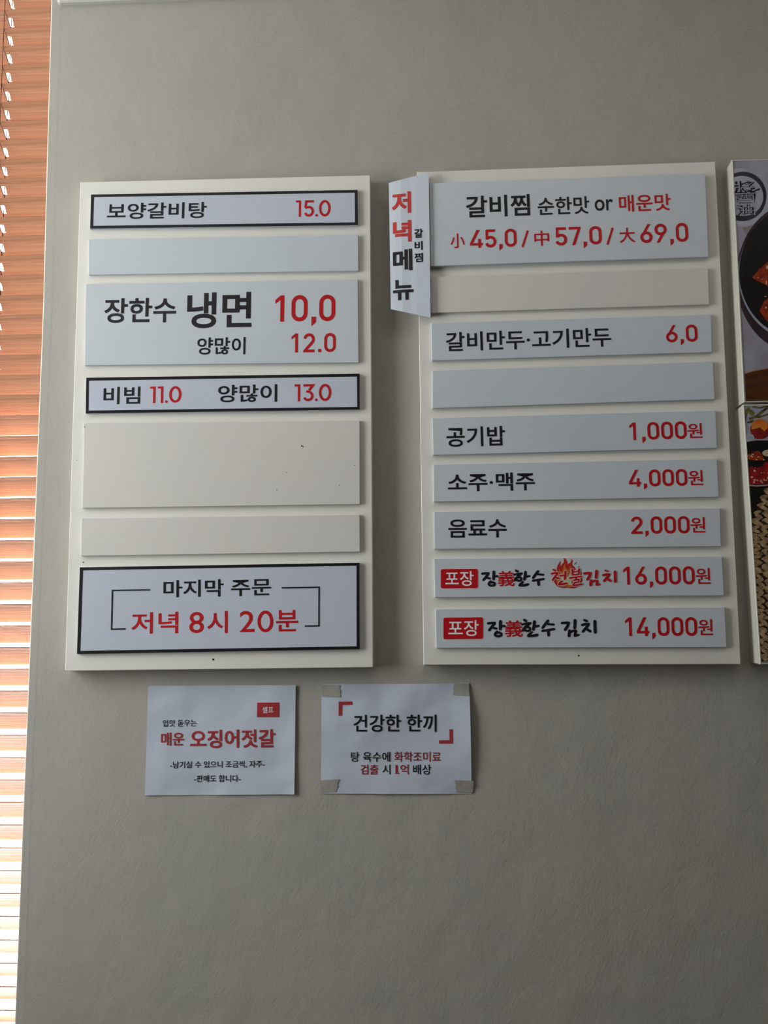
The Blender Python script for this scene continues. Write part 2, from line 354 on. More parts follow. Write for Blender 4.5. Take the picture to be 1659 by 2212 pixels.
# ------------------------------------------------------------------ venetian blind
SW, TILT, YS = 0.050, math.radians(45), 0.058
yin = YS - SW/2*math.cos(TILT)
zt = at(108, 17.2, yin).z; zb = at(31, 2182.2, yin).z
NS = round((zt-zb)/0.0440); PITCHS = (zt-zb)/NS
blind = thing('venetian_blind', 'brown wooden venetian blind hanging in the bright window at left', 'blind', (-1.2, YS, WZ0+.03))
XH = at(24, 40, YS).x; X0 = WXL+.012
def slat_mesh(x1):
    me = bpy.data.meshes.new('slat')
    U = [0, .16, .34, .5, .72, .86, 1.0]
    xs = [X0, X0+.11, X0+.119, XH-.0045, XH+.0045, x1]
    th = .0014; V = []; Fs = []
    def sec(u):
        s = (u-.5)*SW; crown = .0016*(1-(2*u-1)**2)
        # u=0: room-side edge (high), u=1: outer edge (low)
        y = s*math.cos(TILT) - crown*math.sin(TILT)*-1; z = -s*math.sin(TILT) + crown*math.cos(TILT)
        ny, nz = math.sin(TILT), math.cos(TILT); return (y, z, ny, nz)
    idx = {}
    for i, x in enumerate(xs):
        for j, u in enumerate(U):
            y, z, ny, nz = sec(u)
            for sgn in (1, -1):
                idx[i, j, sgn] = len(V); V.append((x, y+sgn*th*ny, z+sgn*th*nz))
    solid = lambda i, j: 0 <= i < 5 and 0 <= j < 6 and not (i in (1, 3) and j in (2, 3) and (i == 3 or True))
    solid2 = lambda i, j: solid(i, j) if i == 3 else (0 <= i < 5 and 0 <= j < 6)
    for i in range(5):
        for j in range(6):
            if not solid2(i, j): continue
            for sg in (1, -1): Fs.append((idx[i, j, sg], idx[i+1, j, sg], idx[i+1, j+1, sg], idx[i, j+1, sg]))
            for (di, dj, e) in ((-1, 0, ((i, j), (i, j+1))), (1, 0, ((i+1, j), (i+1, j+1))), (0, -1, ((i, j), (i+1, j))), (0, 1, ((i, j+1), (i+1, j+1)))):
                if not solid2(i+di, j+dj): p, q = e; Fs.append((idx[p[0], p[1], 1], idx[q[0], q[1], 1], idx[q[0], q[1], -1], idx[p[0], p[1], -1]))
    me.from_pydata(V, [], Fs); bm = bmesh.new(); bm.from_mesh(me); bmesh.ops.recalc_face_normals(bm, faces=bm.faces); bm.to_mesh(me); bm.free()
    me.materials.append(M_wood); return me
def edge_x(z):
    for (xa, za), (xb, zb_) in zip(EDGE, EDGE[1:]):
        if zb_ <= z <= za: return xa+(xb-xa)*(za-z)/(za-zb_+1e-9)
    return EDGE[0][0]
sm = {}
ztop = []
for i in range(-40, NS+40):
    z = zb + i*PITCHS
    if WZ0+.06 < z < WZ1-.05: ztop.append(z)
zoff = SW/2*math.sin(TILT)
exmin = min(x for x, z in EDGE)
me = slat_mesh(exmin-.004)
for z in sorted(ztop, reverse=True):
    o = bpy.data.objects.new('slat', me); COL.objects.link(o); o.parent = blind; o.matrix_parent_inverse = blind.matrix_world.inverted()
    o.location = (0, YS+random.uniform(-.0004, .0004), z-zoff); o.rotation_euler = (random.uniform(-.012, .012), random.uniform(-.0006, .0006), 0)
def cord(name, x, y, z0, z1, rad, parent):
    V = []; Fs = []
    for z in (z0, z1):
        for q in range(6): t = q*math.pi/3; V.append((x+rad*math.cos(t), y+rad*math.sin(t), z))
    for q in range(6): Fs.append((q, (q+1) % 6, 6+(q+1) % 6, 6+q))
    return mk(name, V, Fs, M_cord, parent, True)
bx = X0+.1145
cord('ladder_cord', XH-.006, yin-.0022, WZ0+.04, WZ1-.03, .0007, blind); cord('ladder_cord', XH-.003, 2*YS-yin+.0022, WZ0+.04, WZ1-.03, .0007, blind)
cord('ladder_cord', bx, yin-.0022, WZ0+.04, WZ1-.03, .0007, blind)
cord('lift_cord', XH, YS+.002, WZ0+.04, WZ1-.03, .0009, blind)
V = []; Fs = []   # ladder rungs under each slat
for z in ztop:
    k = len(V); c = math.cos(TILT)*SW/2+.002; s_ = math.sin(TILT)*SW/2
    for dx in (-.0006, .0006): V += [(XH-.006+dx, YS-c, z-zoff+s_-.003), (XH-.002+dx, YS+c, z-zoff-s_-.003)]
    Fs.append((k, k+1, k+3, k+2))
o = mk('ladder_rungs', V, Fs, M_cord, blind); o['kind'] = 'stuff'
box('headrail', (X0, exmin-.005, .035, .085, WZ1-.045, WZ1-.003), M_wood, blind)
box('bottom_rail', (X0, exmin-.005, .035, .085, WZ0+.028, WZ0+.045), M_wood, blind)

# ------------------------------------------------------------------ menu boards
YF, TP = -0.030, 0.006; YP = YF-TP
def ring_ink(outer, inner):
    k = Ink(); k.V = list(outer)+list(inner)
    k.F = [(i, (i+1) % 4, 4+(i+1) % 4, 4+i) for i in range(4)]; return k
def hole(parent, px, py, y, rpx=2.2):
    k = Ink(); k.disc((px, py), rpx, 10); s = Surf(y, (px-10, py), (px+10, py)); return emit(k, pix(s, .0004), 'screw_hole', M_hole, parent)
left = thing('menu_board', 'left cream menu board with three black-bordered panels, right of the blind', 'menu board', at(490, 1445, 0), 'menu boards hung on the wall')
LB_Q = [(173.2, 393.4), (799.5, 378.3), (805.6, 1441.6), (140.5, 1449.5)]
slab('backing_board', LB_Q, YF, -.0002, M_board, left, .001)
def panel(parent, quad, m, label, y=YP):
    o = slab('menu_panel', quad, y, YF+.0004, m, parent, .0005); o['label'] = label
    return o, Surf(y, quad[3], quad[2])
def border(p, s, outer, inner):
    emit(ring_ink(outer, inner), pix(s, .0003), 'border', M_border, p)['label'] = 'black tape border'
q = [(196.6, 420.3), (772.4, 410.3), (773.4, 486.4), (194.7, 494)]
p, s = panel(left, q, M_lilac, 'topmost bordered panel of the left board, priced 15.0')
border(p, s, q, [(203.2, 426), (766.2, 416.3), (766.8, 480.3), (201.2, 488)])
text(s, '보양갈비탕', (230.8, 474), (447, 436.2), M_black, p, .014); text(s, '15.0', (638.7, 468.6), (714.3, 432), M_red, p, 0, 'price', 'rnd')
q = [(191.7, 517.4), (773.6, 507.4), (774.2, 584.6), (191.3, 593.6)]
panel(left, q, M_blue, 'blank pale blue panel with faint dents, second from the top of the left board')
q = [(185.4, 613.8), (772.9, 603.6), (774.4, 782.8), (182.7, 789)]
p, s = panel(left, q, M_blue, 'tall pale blue panel priced 10,0 and 12.0')
text(s, '장한수', (224.2, 698.1), (381.2, 642.6), M_dark, p, .018); text(s, '냉면', (403.1, 709.5), (544.2, 630.4), M_dark, p, .02)
text(s, '양많이', (425.6, 766.4), (530.5, 728.1), M_black, p, .014)
text(s, '10,0', (594.2, 695.1), (724.6, 636.5), M_red, p, name='price', mode='din'); text(s, '12.0', (629.4, 761.5), (725.3, 719.3), M_red, p, name='price', mode='din')
q = [(186.4, 816), (776.6, 807.2), (777, 884.8), (185.2, 893.3)]
p, s = panel(left, q, M_lilac, 'bordered panel in the middle of the left board, priced 11.0 and 13.0')
border(p, s, q, [(192, 822.5), (771, 813.5), (771.5, 879), (191.2, 887)])
text(s, '비빔', (223, 873.6), (303.5, 834.7), M_black, p, .014); text(s, '11.0', (323.5, 870.9), (392.1, 834), M_red, p, 0, 'price', 'rnd')
text(s, '양많이', (470.7, 869.6), (598.9, 829.9), M_black, p, .014); text(s, '13.0', (636.2, 867.2), (715.5, 829.1), M_red, p, 0, 'price', 'rnd')
q = [(181.9, 914.5), (776.8, 908.3), (777.3, 1089), (177.7, 1097.4)]
p5, s5 = panel(left, q, M_cream, 'tall blank cream panel with small scuffs')
for (x, y, rr_) in ((652, 963.5, 1.6), (655, 965.2, 1.2), (619, 1020.5, 1), (598, 1058.8, 1), (766, 1005.6, 1), (733, 1048.5, .9), (182.8, 922, 1.1)):
    k = Ink(); k.disc((x, y), rr_, 7); emit(k, pix(s5, .0003), 'scuff_mark', M_hole, p5)
q = [(176.4, 1119.9), (776.8, 1111.8), (777.3, 1191.7), (174.6, 1200.9)]
panel(left, q, M_cream, 'narrow blank cream panel above the large bordered one')
q = [(172.5, 1225.6), (776.5, 1215.6), (777.2, 1402.3), (166.2, 1412.8)]
p, s = panel(left, q, M_lilac, 'large bordered panel at the foot of the left board with bracket lines')
border(p, s, q, [(179.5, 1232), (770, 1222), (770.3, 1396), (173.5, 1406)])
text(s, '마지막 주문', (352.9, 1290.9), (585.4, 1248.9), M_black, p, .014)
for t_, a_, b_, w_ in (('저녁', (283.4, 1369.6), (385, 1321.3), .012), ('8', (408.7, 1367.7), (440.2, 1321.5), .004), ('시', (447.3, 1368.2), (491.8, 1320), .012), ('2', (518, 1365.6), (549.5, 1319.5), .004), ('분', (596.4, 1364.2), (643.9, 1317.3), .012)):
    text(s, t_, a_, b_, M_red, p, w_)
text(s, '0', (556.3, 1366), (590.1, 1318.6), M_red, p, 0, 'lettering', 'rnd')
for P in ([(324.5, 1274.1), (243, 1275.4), (241, 1359.3), (271.6, 1358.5)], [(608.5, 1269.9), (689.3, 1268.6), (689, 1352), (658.3, 1352.5)]):
    k = Ink(); k.ribbon(P, 3.2); emit(k, pix(s, .0004), 'bracket_line', M_black, p)
hole(left, 460.6, 1424.6, YF); hole(left, 179.8, 1214.8, YF, 1.3); hole(left, 166, 993.5, YF, .9)

right = thing('menu_board', 'right cream menu board with nine borderless panels, left of the food picture boxes', 'menu board', at(1250, 1438, 0), 'menu boards hung on the wall')
slab('backing_board', [(900.4, 371.3), (1544.9, 348.8), (1600.3, 1435), (914.9, 1436.4)], YF, -.0002, M_board, right, .001)
q = [(927.4, 395.7), (1523.4, 375.4), (1530.5, 554.7), (930, 574.7)]
p, s = panel(right, q, M_blue, 'tall pale blue panel with three prices at the top of the right board', YP-.003)
text(s, '갈비찜', (1007, 470.8), (1143.6, 419), M_black, p, .018); text(s, '순한맛', (1162.2, 465.5), (1272, 423.4), M_black, p, .014)
text(s, 'or', (1285, 456), (1323.4, 430), M_black, p, .008); text(s, '매운맛', (1337.8, 458.5), (1447.6, 418.3), M_red, p, .014)
text(s, '小', (973.3, 536.8), (1003.6, 503.9), M_red, p, .012); text(s, '45,0', (1015.5, 536.3), (1115, 493.8), M_red, p, name='price', mode='din')
text(s, '中', (1154.7, 531.7), (1185.5, 497.8), M_red, p, .012); text(s, '57,0', (1199.3, 531), (1298.6, 488.2), M_red, p, name='price', mode='din')
text(s, '大', (1338.5, 525), (1370.8, 491.6), M_red, p, .012); text(s, '69,0', (1383.5, 525.6), (1485, 481.2), M_red, p, name='price', mode='din')
for P in ([(1128.5, 534), (1140, 498)], [(1312, 528.5), (1323.5, 492)]):
    k = Ink(); k.ribbon(P, 4.6); emit(k, pix(s, .0004), 'slash_mark', M_red, p)
q = [(930.4, 598.6), (1529.2, 578.7), (1532.2, 657.5), (930.6, 675.8)]
panel(right, q, M_cream, 'blank cream panel, second from the top of the right board')
q = [(931.4, 698.3), (1535.7, 679.5), (1537.8, 760.4), (933, 778.8)]
p, s = panel(right, q, M_blue, 'pale blue panel priced 6,0')
text(s, '갈비만두·고기만두', (963.6, 759.5), (1318.9, 707), M_black, p, .014); text(s, '6,0', (1439.3, 740), (1505.1, 700.8), M_red, p, name='price', mode='din')
q = [(934, 801.1), (1539.7, 781.1), (1543.9, 862.2), (934.2, 881.7)]
panel(right, q, M_blue, 'blank pale blue panel between two lettered ones')
q = [(934.2, 903.4), (1545.3, 886.4), (1548.6, 967.6), (935.4, 982.9)]
p, s = panel(right, q, M_blue, 'pale blue panel priced 1,000')
text(s, '공기밥', (964.8, 965.9), (1090.3, 919.8), M_black, p, .014); text(s, '1,000', (1360.5, 950.9), (1481.6, 909.9), M_red, p, name='price', mode='din'); text(s, '원', (1485.6, 946.6), (1515.7, 914), M_red, p, .010)
q = [(936.3, 1003.8), (1548.6, 991.1), (1552.4, 1073.2), (937, 1083.7)]
p, s = panel(right, q, M_blue, 'pale blue panel priced 4,000')
text(s, '소주·맥주', (967.6, 1062.3), (1154.5, 1019.6), M_black, p, .016); text(s, '4,000', (1358.9, 1051.5), (1483.3, 1012.9), M_red, p, name='price', mode='din'); text(s, '원', (1487.5, 1048.4), (1517.4, 1015.5), M_red, p, .010)
q = [(937.7, 1105.6), (1554.8, 1097.4), (1557.3, 1179.9), (938.5, 1186)]
p, s = panel(right, q, M_blue, 'pale blue panel priced 2,000')
text(s, '음료수', (968.8, 1162.2), (1093.9, 1120.9), M_black, p, .016); text(s, '2,000', (1363.6, 1153.4), (1488.2, 1114.7), M_red, p, name='price', mode='din'); text(s, '원', (1492.2, 1150.5), (1522.3, 1117.4), M_red, p, .010)

def rrect(x0, y0, x1, y1, r, sk=0):
    P = []
    for cx, cy, a0 in ((x1-r, y0+r, -90), (x1-r, y1-r, 0), (x0+r, y1-r, 90), (x0+r, y0+r, 180)):
        for q_ in range(5):
            t = math.radians(a0+90*q_/4); x = cx+r*math.cos(t); P.append((x, cy+r*math.sin(t)+(x-x0)*sk))
    return P
def badge(p, s, x0, y0, x1, y1, lb, rt):
    k = Ink(); k.poly(rrect(x0-1.2, y0-1.2, x1+1.2, y1+1.2, 5, -.01)); emit(k, pix(s, .0003), 'badge_outline', M_pink, p)
    k = Ink(); k.poly(rrect(x0, y0, x1, y1, 4, -.01)); b = emit(k, pix(s, .0005), 'badge', M_red, p)
    text(s, '포장', lb, rt, M_white, p, .01, 'lettering', eps=.0008)
Z1 = (1035, 1325, 11.85); Z2 = (1160, 1325, 11.85)
def zz(Z, pts): return [(Z[0]+x/Z[2], Z[1]+y/Z[2]) for x, y in pts]
BR_BLACK = [(Z1, [(222, 255), (330, 243), (405, 243)], 56), (Z1, [(400, 248), (330, 335), (255, 430)], 56), (Z1, [(355, 368), (440, 388)], 50), (Z1, [(543, 200), (540, 300), (540, 405)], 68),
    (Z1, [(560, 328), (650, 322)], 48), (Z1, ell(487, 538, 84, 48, 14)+[(571, 538)], 52), (Z1, [(460, 462), (410, 510)], 50),
    (Z1, [(1145, 165), (1200, 192)], 52), (Z1, [(1092, 285), (1200, 258), (1315, 246)], 46), (Z1, [(1290, 262), (1205, 325), (1135, 400), (1122, 440)], 54), (Z1, ell(1232, 400, 72, 50, 14)+[(1304, 400)], 50),
    (Z1, [(1412, 205), (1405, 300), (1385, 415)], 64), (Z1, [(1425, 335), (1520, 318)], 50), (Z1, [(1345, 480), (1270, 545), (1245, 575)], 50), (Z1, [(1250, 577), (1370, 575), (1485, 548)], 58),
    (Z2, [(280, 185), (225, 250), (140, 372)], 58), (Z2, [(260, 268), (340, 278), (430, 285)], 46), (Z2, [(132, 448), (280, 425), (438, 400)], 50), (Z2, [(288, 450), (294, 560)], 64)]
KIM = [(Z2, [(632, 248), (730, 238), (815, 238)], 56), (Z2, [(800, 250), (778, 330), (715, 420)], 60), (Z2, [(970, 175), (968, 300), (960, 375)], 66), (Z2, [(828, 435), (815, 580)], 64),
    (Z2, [(850, 480), (920, 445), (995, 442)], 48), (Z2, [(990, 445), (962, 570)], 58), (Z2, [(955, 575), (1062, 548)], 44), (Z2, [(1205, 170), (1275, 195)], 50), (Z2, [(1150, 298), (1240, 272), (1325, 272)], 56),
    (Z2, [(1318, 285), (1240, 380), (1170, 468)], 58), (Z2, [(1275, 405), (1365, 460)], 56), (Z2, [(1478, 200), (1480, 340), (1487, 485)], 70)]
def brush_mark(p, s, strokes, m, f=lambda x, y: (x, y), sc=1.0, extra=0, eps=.0005):
    k = Ink()
    for Z, pts, wd in strokes: k.brush([f(*q_) for q_ in zz(Z, pts)], wd/Z[2]*sc+extra)
    return emit(k, pix(s, eps), 'brush_lettering', m, p)
q8 = [(937.8, 1207.3), (1559.1, 1202.2), (1563.8, 1286.4), (939.4, 1290.3)]
p, s = panel(right, q8, M_blue, 'panel with a flame emblem, priced 16,000')
badge(p, s, 952.2, 1229.4, 1032.2, 1271.2, (962, 1266), (1023, 1233.5))
f8 = lambda x, y: (1040.4+(x-1052.8)*.931, 1231.8+(y-1338.4)*.925)
brush_mark(p, s, BR_BLACK, M_black, f8, .93, .9)
text(s, '義', f8(1091, 1375.8), f8(1128.6, 1339.8), M_red, p, .014)
Z3 = (1180, 1195, 20.74); Z4 = (1245, 1215, 16.59)
def fpoly(name, pts, m, eps):
    k = Ink(); k.poly(zz(Z3, pts)); return emit(k, pix(s, eps), name, m, p)
FL = [(480, 820), (478, 700), (485, 610), (515, 530), (560, 460), (590, 400), (600, 330), (630, 390), (642, 450), (625, 540), (635, 610), (665, 550), (720, 480), (775, 420), (795, 350), (785, 290), (760, 232), (870, 232), (885, 300), (930, 380), (955, 440), (945, 520), (1000, 470), (1070, 420), (1115, 360), (1120, 300), (1080, 250), (1130, 268), (1170, 310), (1183, 370), (1160, 440), (1155, 500), (1190, 560), (1260, 620), (1310, 680), (1330, 745), (1480, 760), (1560, 810), (1592, 900), (1560, 1000), (1600, 1100), (1625, 1200), (1590, 1290), (1530, 1340), (1520, 1450), (1380, 1522), (1250, 1568), (1100, 1570), (950, 1545), (800, 1560), (640, 1540), (500, 1490), (420, 1410), (380, 1320), (330, 1270), (300, 1150), (360, 1000), (450, 900)]
M_fl = mat('flame_red', lin(190, 38, 34), .5, .25, var=.1, vscale=90); M_flo = mat('flame_orange', lin(205, 120, 46), .5, .25, var=.15, vscale=90); M_flg = mat('flame_core', lin(196, 202, 160), .5, .25, var=.08, vscale=90)
fpoly('flame_emblem', FL, M_fl, .0003)
fpoly('flame_emblem', [(565, 700), (620, 780), (700, 860), (715, 790), (775, 720), (770, 600), (830, 520), (865, 430), (870, 520), (850, 600), (880, 660), (935, 740), (1000, 740), (1060, 680), (1055, 600), (1080, 550), (1110, 640), (1090, 740), (1140, 900), (1150, 1480), (1050, 1540), (950, 1500), (700, 1510), (560, 1440), (450, 1230), (560, 1050), (600, 900)], M_flo, .0004)
fpoly('flame_emblem', [(640, 1080), (760, 1080), (945, 1060), (1000, 1000), (1080, 900), (1150, 1150), (1120, 1430), (1000, 1440), (940, 1300), (720, 1300), (640, 1200)], M_flg, .0005)
k = Ink(); k.poly(zz(Z3, [(1270, 530), (1262, 480), (1300, 430), (1345, 395), (1345, 430), (1300, 490)])); k.poly(zz(Z3, [(1415, 645), (1440, 600), (1505, 550), (1470, 610), (1450, 645)])); emit(k, pix(s, .0004), 'flame_emblem', M_redtxt, p)
RED = [(Z3, [(310, 735), (415, 785)], 78), (Z3, [(235, 920), (380, 885), (510, 885)], 80), (Z3, [(510, 895), (400, 1040), (280, 1205)], 84), (Z3, [(450, 1112), (575, 1122)], 74), (Z3, [(610, 1008), (830, 985)], 72), (Z3, [(855, 820), (860, 1000), (825, 1160)], 92),
    (Z3, [(700, 1255), (610, 1320), (560, 1410)], 80), (Z3, [(560, 1405), (720, 1385), (915, 1350)], 86), (Z3, [(1162, 730), (1180, 850), (1172, 965)], 90), (Z3, [(1462, 710), (1455, 940)], 80), (Z3, [(1200, 835), (1440, 795)], 56), (Z3, [(1190, 978), (1450, 950)], 62),
    (Z3, [(1040, 1115), (1300, 1078), (1570, 1045)], 68), (Z3, [(1325, 1090), (1340, 1165)], 78), (Z3, [(1210, 1220), (1350, 1190), (1470, 1170)], 58), (Z3, [(1470, 1185), (1440, 1280)], 64), (Z3, [(1440, 1290), (1260, 1325), (1195, 1410)], 64), (Z3, [(1190, 1440), (1400, 1420), (1590, 1385)], 70),
    (Z4, [(275, 393), (400, 378), (505, 382)], 80), (Z4, [(490, 395), (465, 490), (388, 610)], 84), (Z4, [(712, 300), (710, 420), (700, 545)], 94), (Z4, [(520, 640), (505, 815)], 92), (Z4, [(560, 690), (650, 650), (755, 655)], 62), (Z4, [(738, 660), (718, 800)], 82), (Z4, [(705, 805), (835, 780)], 58),
    (Z4, [(1025, 285), (1115, 310)], 60), (Z4, [(950, 460), (1060, 428), (1180, 425)], 74), (Z4, [(1165, 445), (1070, 560), (985, 665)], 80), (Z4, [(1115, 595), (1225, 660)], 80), (Z4, [(1380, 330), (1385, 500), (1390, 690)], 94)]
brush_mark(p, s, RED[:18], M_pink, extra=3.2, eps=.0007)
brush_mark(p, s, RED, M_red, extra=.4, eps=.0009)
text(s, '16,000', (1346.9, 1263.3), (1499.2, 1223.1), M_red, p, name='price', mode='din'); text(s, '원', (1503.2, 1261.4), (1533.3, 1226.9), M_red, p, .010)
q = [(940.8, 1316.1), (1565, 1311.8), (1569.7, 1398), (942.4, 1399.7)]
p, s = panel(right, q, M_blue, 'lowest panel of the right board, priced 14,000')
badge(p, s, 957.9, 1334.3, 1043.6, 1380.9, (968.3, 1374.2), (1034, 1339.5))
brush_mark(p, s, BR_BLACK+KIM, M_black, extra=.9)
text(s, '義', (1091, 1375.8), (1128.6, 1339.8), M_red, p, .014)
text(s, '14,000', (1351.1, 1374), (1504.6, 1333), M_red, p, name='price', mode='din'); text(s, '원', (1508.6, 1371.9), (1538.4, 1337.4), M_red, p, .010)
hole(right, 1250, 1416.4, YF, 2.0)

# ------------------------------------------------------------------ folded side card
prof = [(839.8, -.0345), (852, -.0370), (866, -.0392), (885, -.0402), (898, -.0416), (912, -.0425), (928, -.0437)]
card = thing('side_card', 'narrow pale card with slanted ends over the left edge of the right board', 'sign', at(885, 680, -.03))
px_top = lambda x: 395.3+(373-395.3)*((x-839.8)/(926-839.8))**.95
px_bot = lambda x: 667.3+(686-667.3)*(x-839.8)/(930-839.8)
CP = []
for i, (x, y) in enumerate(prof):
    t = (x-839.8)/(928-839.8); yt = px_top(839.8+t*86.2); yb_ = px_bot(839.8+t*90)
    a = at(839.8+t*86.2, yt, y); b = at(844.2+t*86, yb_, y); CP.append((a, b, y))
XA = CP[0][0].x; 
def card_y(x, z):
    for (a, b, y), (a2, b2, y2) in zip(CP, CP[1:]):
        f = (a.z-z)/(a.z-b.z); xa = a.x+(b.x-a.x)*f; xb = a2.x+(b2.x-a2.x)*f
        if x <= xb: return y+(y2-y)*max(0, (x-xa)/(xb-xa))
    return CP[-1][2]
V = []; Fs = []; m_ = len(CP); NR = 12
for off in (0, .0025):
    for (a, b, y) in CP:
        for j in range(NR): f = j/(NR-1); c = a.lerp(b, f); V.append((c.x, y+off, c.z))
ix = lambda l, i, j: l*m_*NR+i*NR+j
for l in (0, 1):
    for i in range(m_-1):
        for j in range(NR-1): Fs.append((ix(l, i, j), ix(l, i+1, j), ix(l, i+1, j+1), ix(l, i, j+1)))
for i in range(m_-1):
    for j in (0, NR-1): Fs.append((ix(0, i, j), ix(0, i+1, j), ix(1, i+1, j), ix(1, i, j)))
for j in range(NR-1):
    for i in (0, m_-1): Fs.append((ix(0, i, j), ix(0, i, j+1), ix(1, i, j+1), ix(1, i, j)))
tidy(mk('card_sheet', V, Fs, M_card, card))
a, b, y = CP[-1]   # folded flap that carries the card on the board
V = [(a.x-.0010, y+.0026, a.z-.004), (b.x-.0010, y+.0026, b.z+.004), (b.x-.0010, YF-.0001, b.z+.004), (a.x-.0010, YF-.0001, a.z-.004)]
V += [(v[0]-.0015, v[1], v[2]) for v in V]
tidy(mk('card_flap', V, [(0, 1, 2, 3), (4, 5, 6, 7), (0, 1, 5, 4), (1, 2, 6, 5), (2, 3, 7, 6), (3, 0, 4, 7)], M_card, card))
s = Surf(-.040, (845, 500), (925, 497.6), card_y)
s.cuts = [(Vector((a.x, 0, a.z)), Vector((a.z-b.z, 0, b.x-a.x)).normalized()) for a, b, y in CP[1:-1]]
ZA = (830, 365, 6.6)
def ctext(t, x0, y0, x1, y1, m, wt): text(s, t, (830+x0/6.6, 365+y1/6.6), (830+x1/6.6, 365+y0/6.6), m, card, wt, eps=.0006)
ctext('저', 105, 320, 378, 635, M_orange, .03); ctext('녁', 125, 728, 384, 1043, M_orange, .03)
ctext('메', 125, 1138, 397, 1453, M_dark, .03); ctext('뉴', 125, 1572, 415, 1870, M_dark, .03)
ctext('갈', 428, 858, 550, 990, M_black, .026); ctext('비', 433, 1035, 545, 1165, M_black, .026); ctext('찜', 430, 1203, 550, 1335, M_black, .026)

# ------------------------------------------------------------------ paper notices
def paper(label, quad, relief):
    P = [at(px, py, -.002) for px, py in quad]; root = thing('paper_notice', label, 'notice', (P[3]+P[2])/2, 'paper notices under the menu boards')
    root.location.y = 0; bpy.context.view_layer.update()
    cx = sum(q_.x for q_ in P)/4; cz = sum(q_.z for q_ in P)/4; hw = (P[1].x-P[0].x)/2; hh = (P[0].z-P[3].z)/2
    def rel(x, z): return -.0006 - relief((x-cx)/hw, (z-cz)/hh)
    nx, nz = 40, 28; V = []; Fs = []
    for off in (0, .0003):
        for i in range(nx+1):
            for j in range(nz+1):
                a, b = i/nx, j/nz; top_ = P[0].lerp(P[1], a); bt = P[3].lerp(P[2], a); c = top_.lerp(bt, b)
                V.append((c.x, rel(c.x, c.z)+off, c.z))
    I = lambda l, i, j: l*(nx+1)*(nz+1)+i*(nz+1)+j
    for l in (0, 1):
        for i in range(nx):
            for j in range(nz): Fs.append((I(l, i, j), I(l, i+1, j), I(l, i+1, j+1), I(l, i, j+1)))
    for i in range(nx):
        for j in (0, nz): Fs.append((I(0, i, j), I(0, i+1, j), I(1, i+1, j), I(1, i, j)))
    for j in range(nz):
        for i in (0, nx): Fs.append((I(0, i, j), I(0, i, j+1), I(1, i, j+1), I(1, i, j)))
    tidy(mk('sheet', V, Fs, M_paper, root)); return root, Surf(-.003, quad[3], quad[2], rel)
def wob(u, v, sd):
    n_ = noise.noise(Vector((u*1.5+sd, v*1.3, sd)))*.0022+noise.noise(Vector((u*3.1+sd, v*2.7-u, sd+4)))*.0009
    return n_
def rel1(u, v):
    e = max(0, u-.55)/.45; return max(.0001, .0015+1.4*wob(u, v, 3.3)+.0045*e*e*(.7-.5*v)+.002*max(0, -u-.7))
def rel2(u, v):
    corner = min(1, 2.2*(1-min(1, abs(u)))+2.2*(1-min(1, abs(v)))); e = max(0, u-.5)/.5
    return max(.0001, (.002+1.3*wob(u, v, 8.1))*corner+.005*e*e*(1-v*v)*1.0+.0002)
root, s = paper('paper notice with a small red label at upper right, under the left menu board', [(320.2, 1481.7), (639, 1479.7), (636.2, 1715.6), (313, 1718.2)], rel1)
Z = (300, 1460, 4.608)
def pt(t, x0, y0, x1, y1, m, wt=0.004, nm='lettering', e=.0007): text(s, t, (Z[0]+x0/Z[2], Z[1]+y1/Z[2]), (Z[0]+x1/Z[2], Z[1]+y0/Z[2]), m, root, wt, nm, eps=e)
k = Ink(); k.poly(zz(Z, [(1177, 266), (1288, 265), (1398, 264), (1396, 340), (1395, 410), (1285, 410), (1174, 410), (1175, 340)])); emit(k, pix(s, .0006, ), 'red_label', M_brick, root, s, .0006)
pt('셀프', 1230, 305, 1340, 370, M_white, .008, e=.0011)
pt('입맛 돋우는', 237, 435, 572, 507, M_black, .008); pt('매운', 217, 562, 448, 698, M_brick, .018); pt('오징어젓갈', 507, 530, 1355, 722, M_brick, .022)
pt('-남기실 수 있으니 조금씩, 자주-', 312, 843, 1250, 924, M_black, .01); pt('-판매도 합니다-', 548, 985, 1012, 1060, M_black, .01)
root, s = paper('paper notice with red corner brackets taped at its four corners', [(694.8, 1478.4), (1014.2, 1476.1), (1019, 1715.4), (693, 1714.6)], rel2)
Z = (680, 1460, 4.608)
for P in ([(238, 257), (372, 255), (371, 288), (272, 290), (270, 395), (237, 395)], [(1340, 531), (1373, 530), (1374, 672), (1235, 673), (1235, 640), (1340, 638)]):
    k = Ink(); k.poly(zz(Z, P)); emit(k, pix(s, .0006), 'corner_bracket', M_brick, root, s, .0006)
pt('건강한 한끼', 385, 385, 1210, 557, M_black, .013); pt('탕 육수에', 358, 757, 750, 856, M_black, .010); pt('화학조미료', 790, 755, 1253, 854, M_redtxt, .010)
pt('검출', 455, 883, 632, 980, M_redtxt, .010); pt('시', 672, 883, 752, 980, M_black, .010); pt('1', 803, 888, 824, 973, M_redtxt, -.008); pt('억', 852, 882, 933, 980, M_redtxt, .010)
k = Ink(); k.poly(zz(Z, [(797, 965), (842, 965), (842, 974), (797, 974)])); emit(k, pix(s, .0006), 'lettering', M_redtxt, root, s, .0008); pt('배상', 977, 882, 1157, 980, M_black, .010)
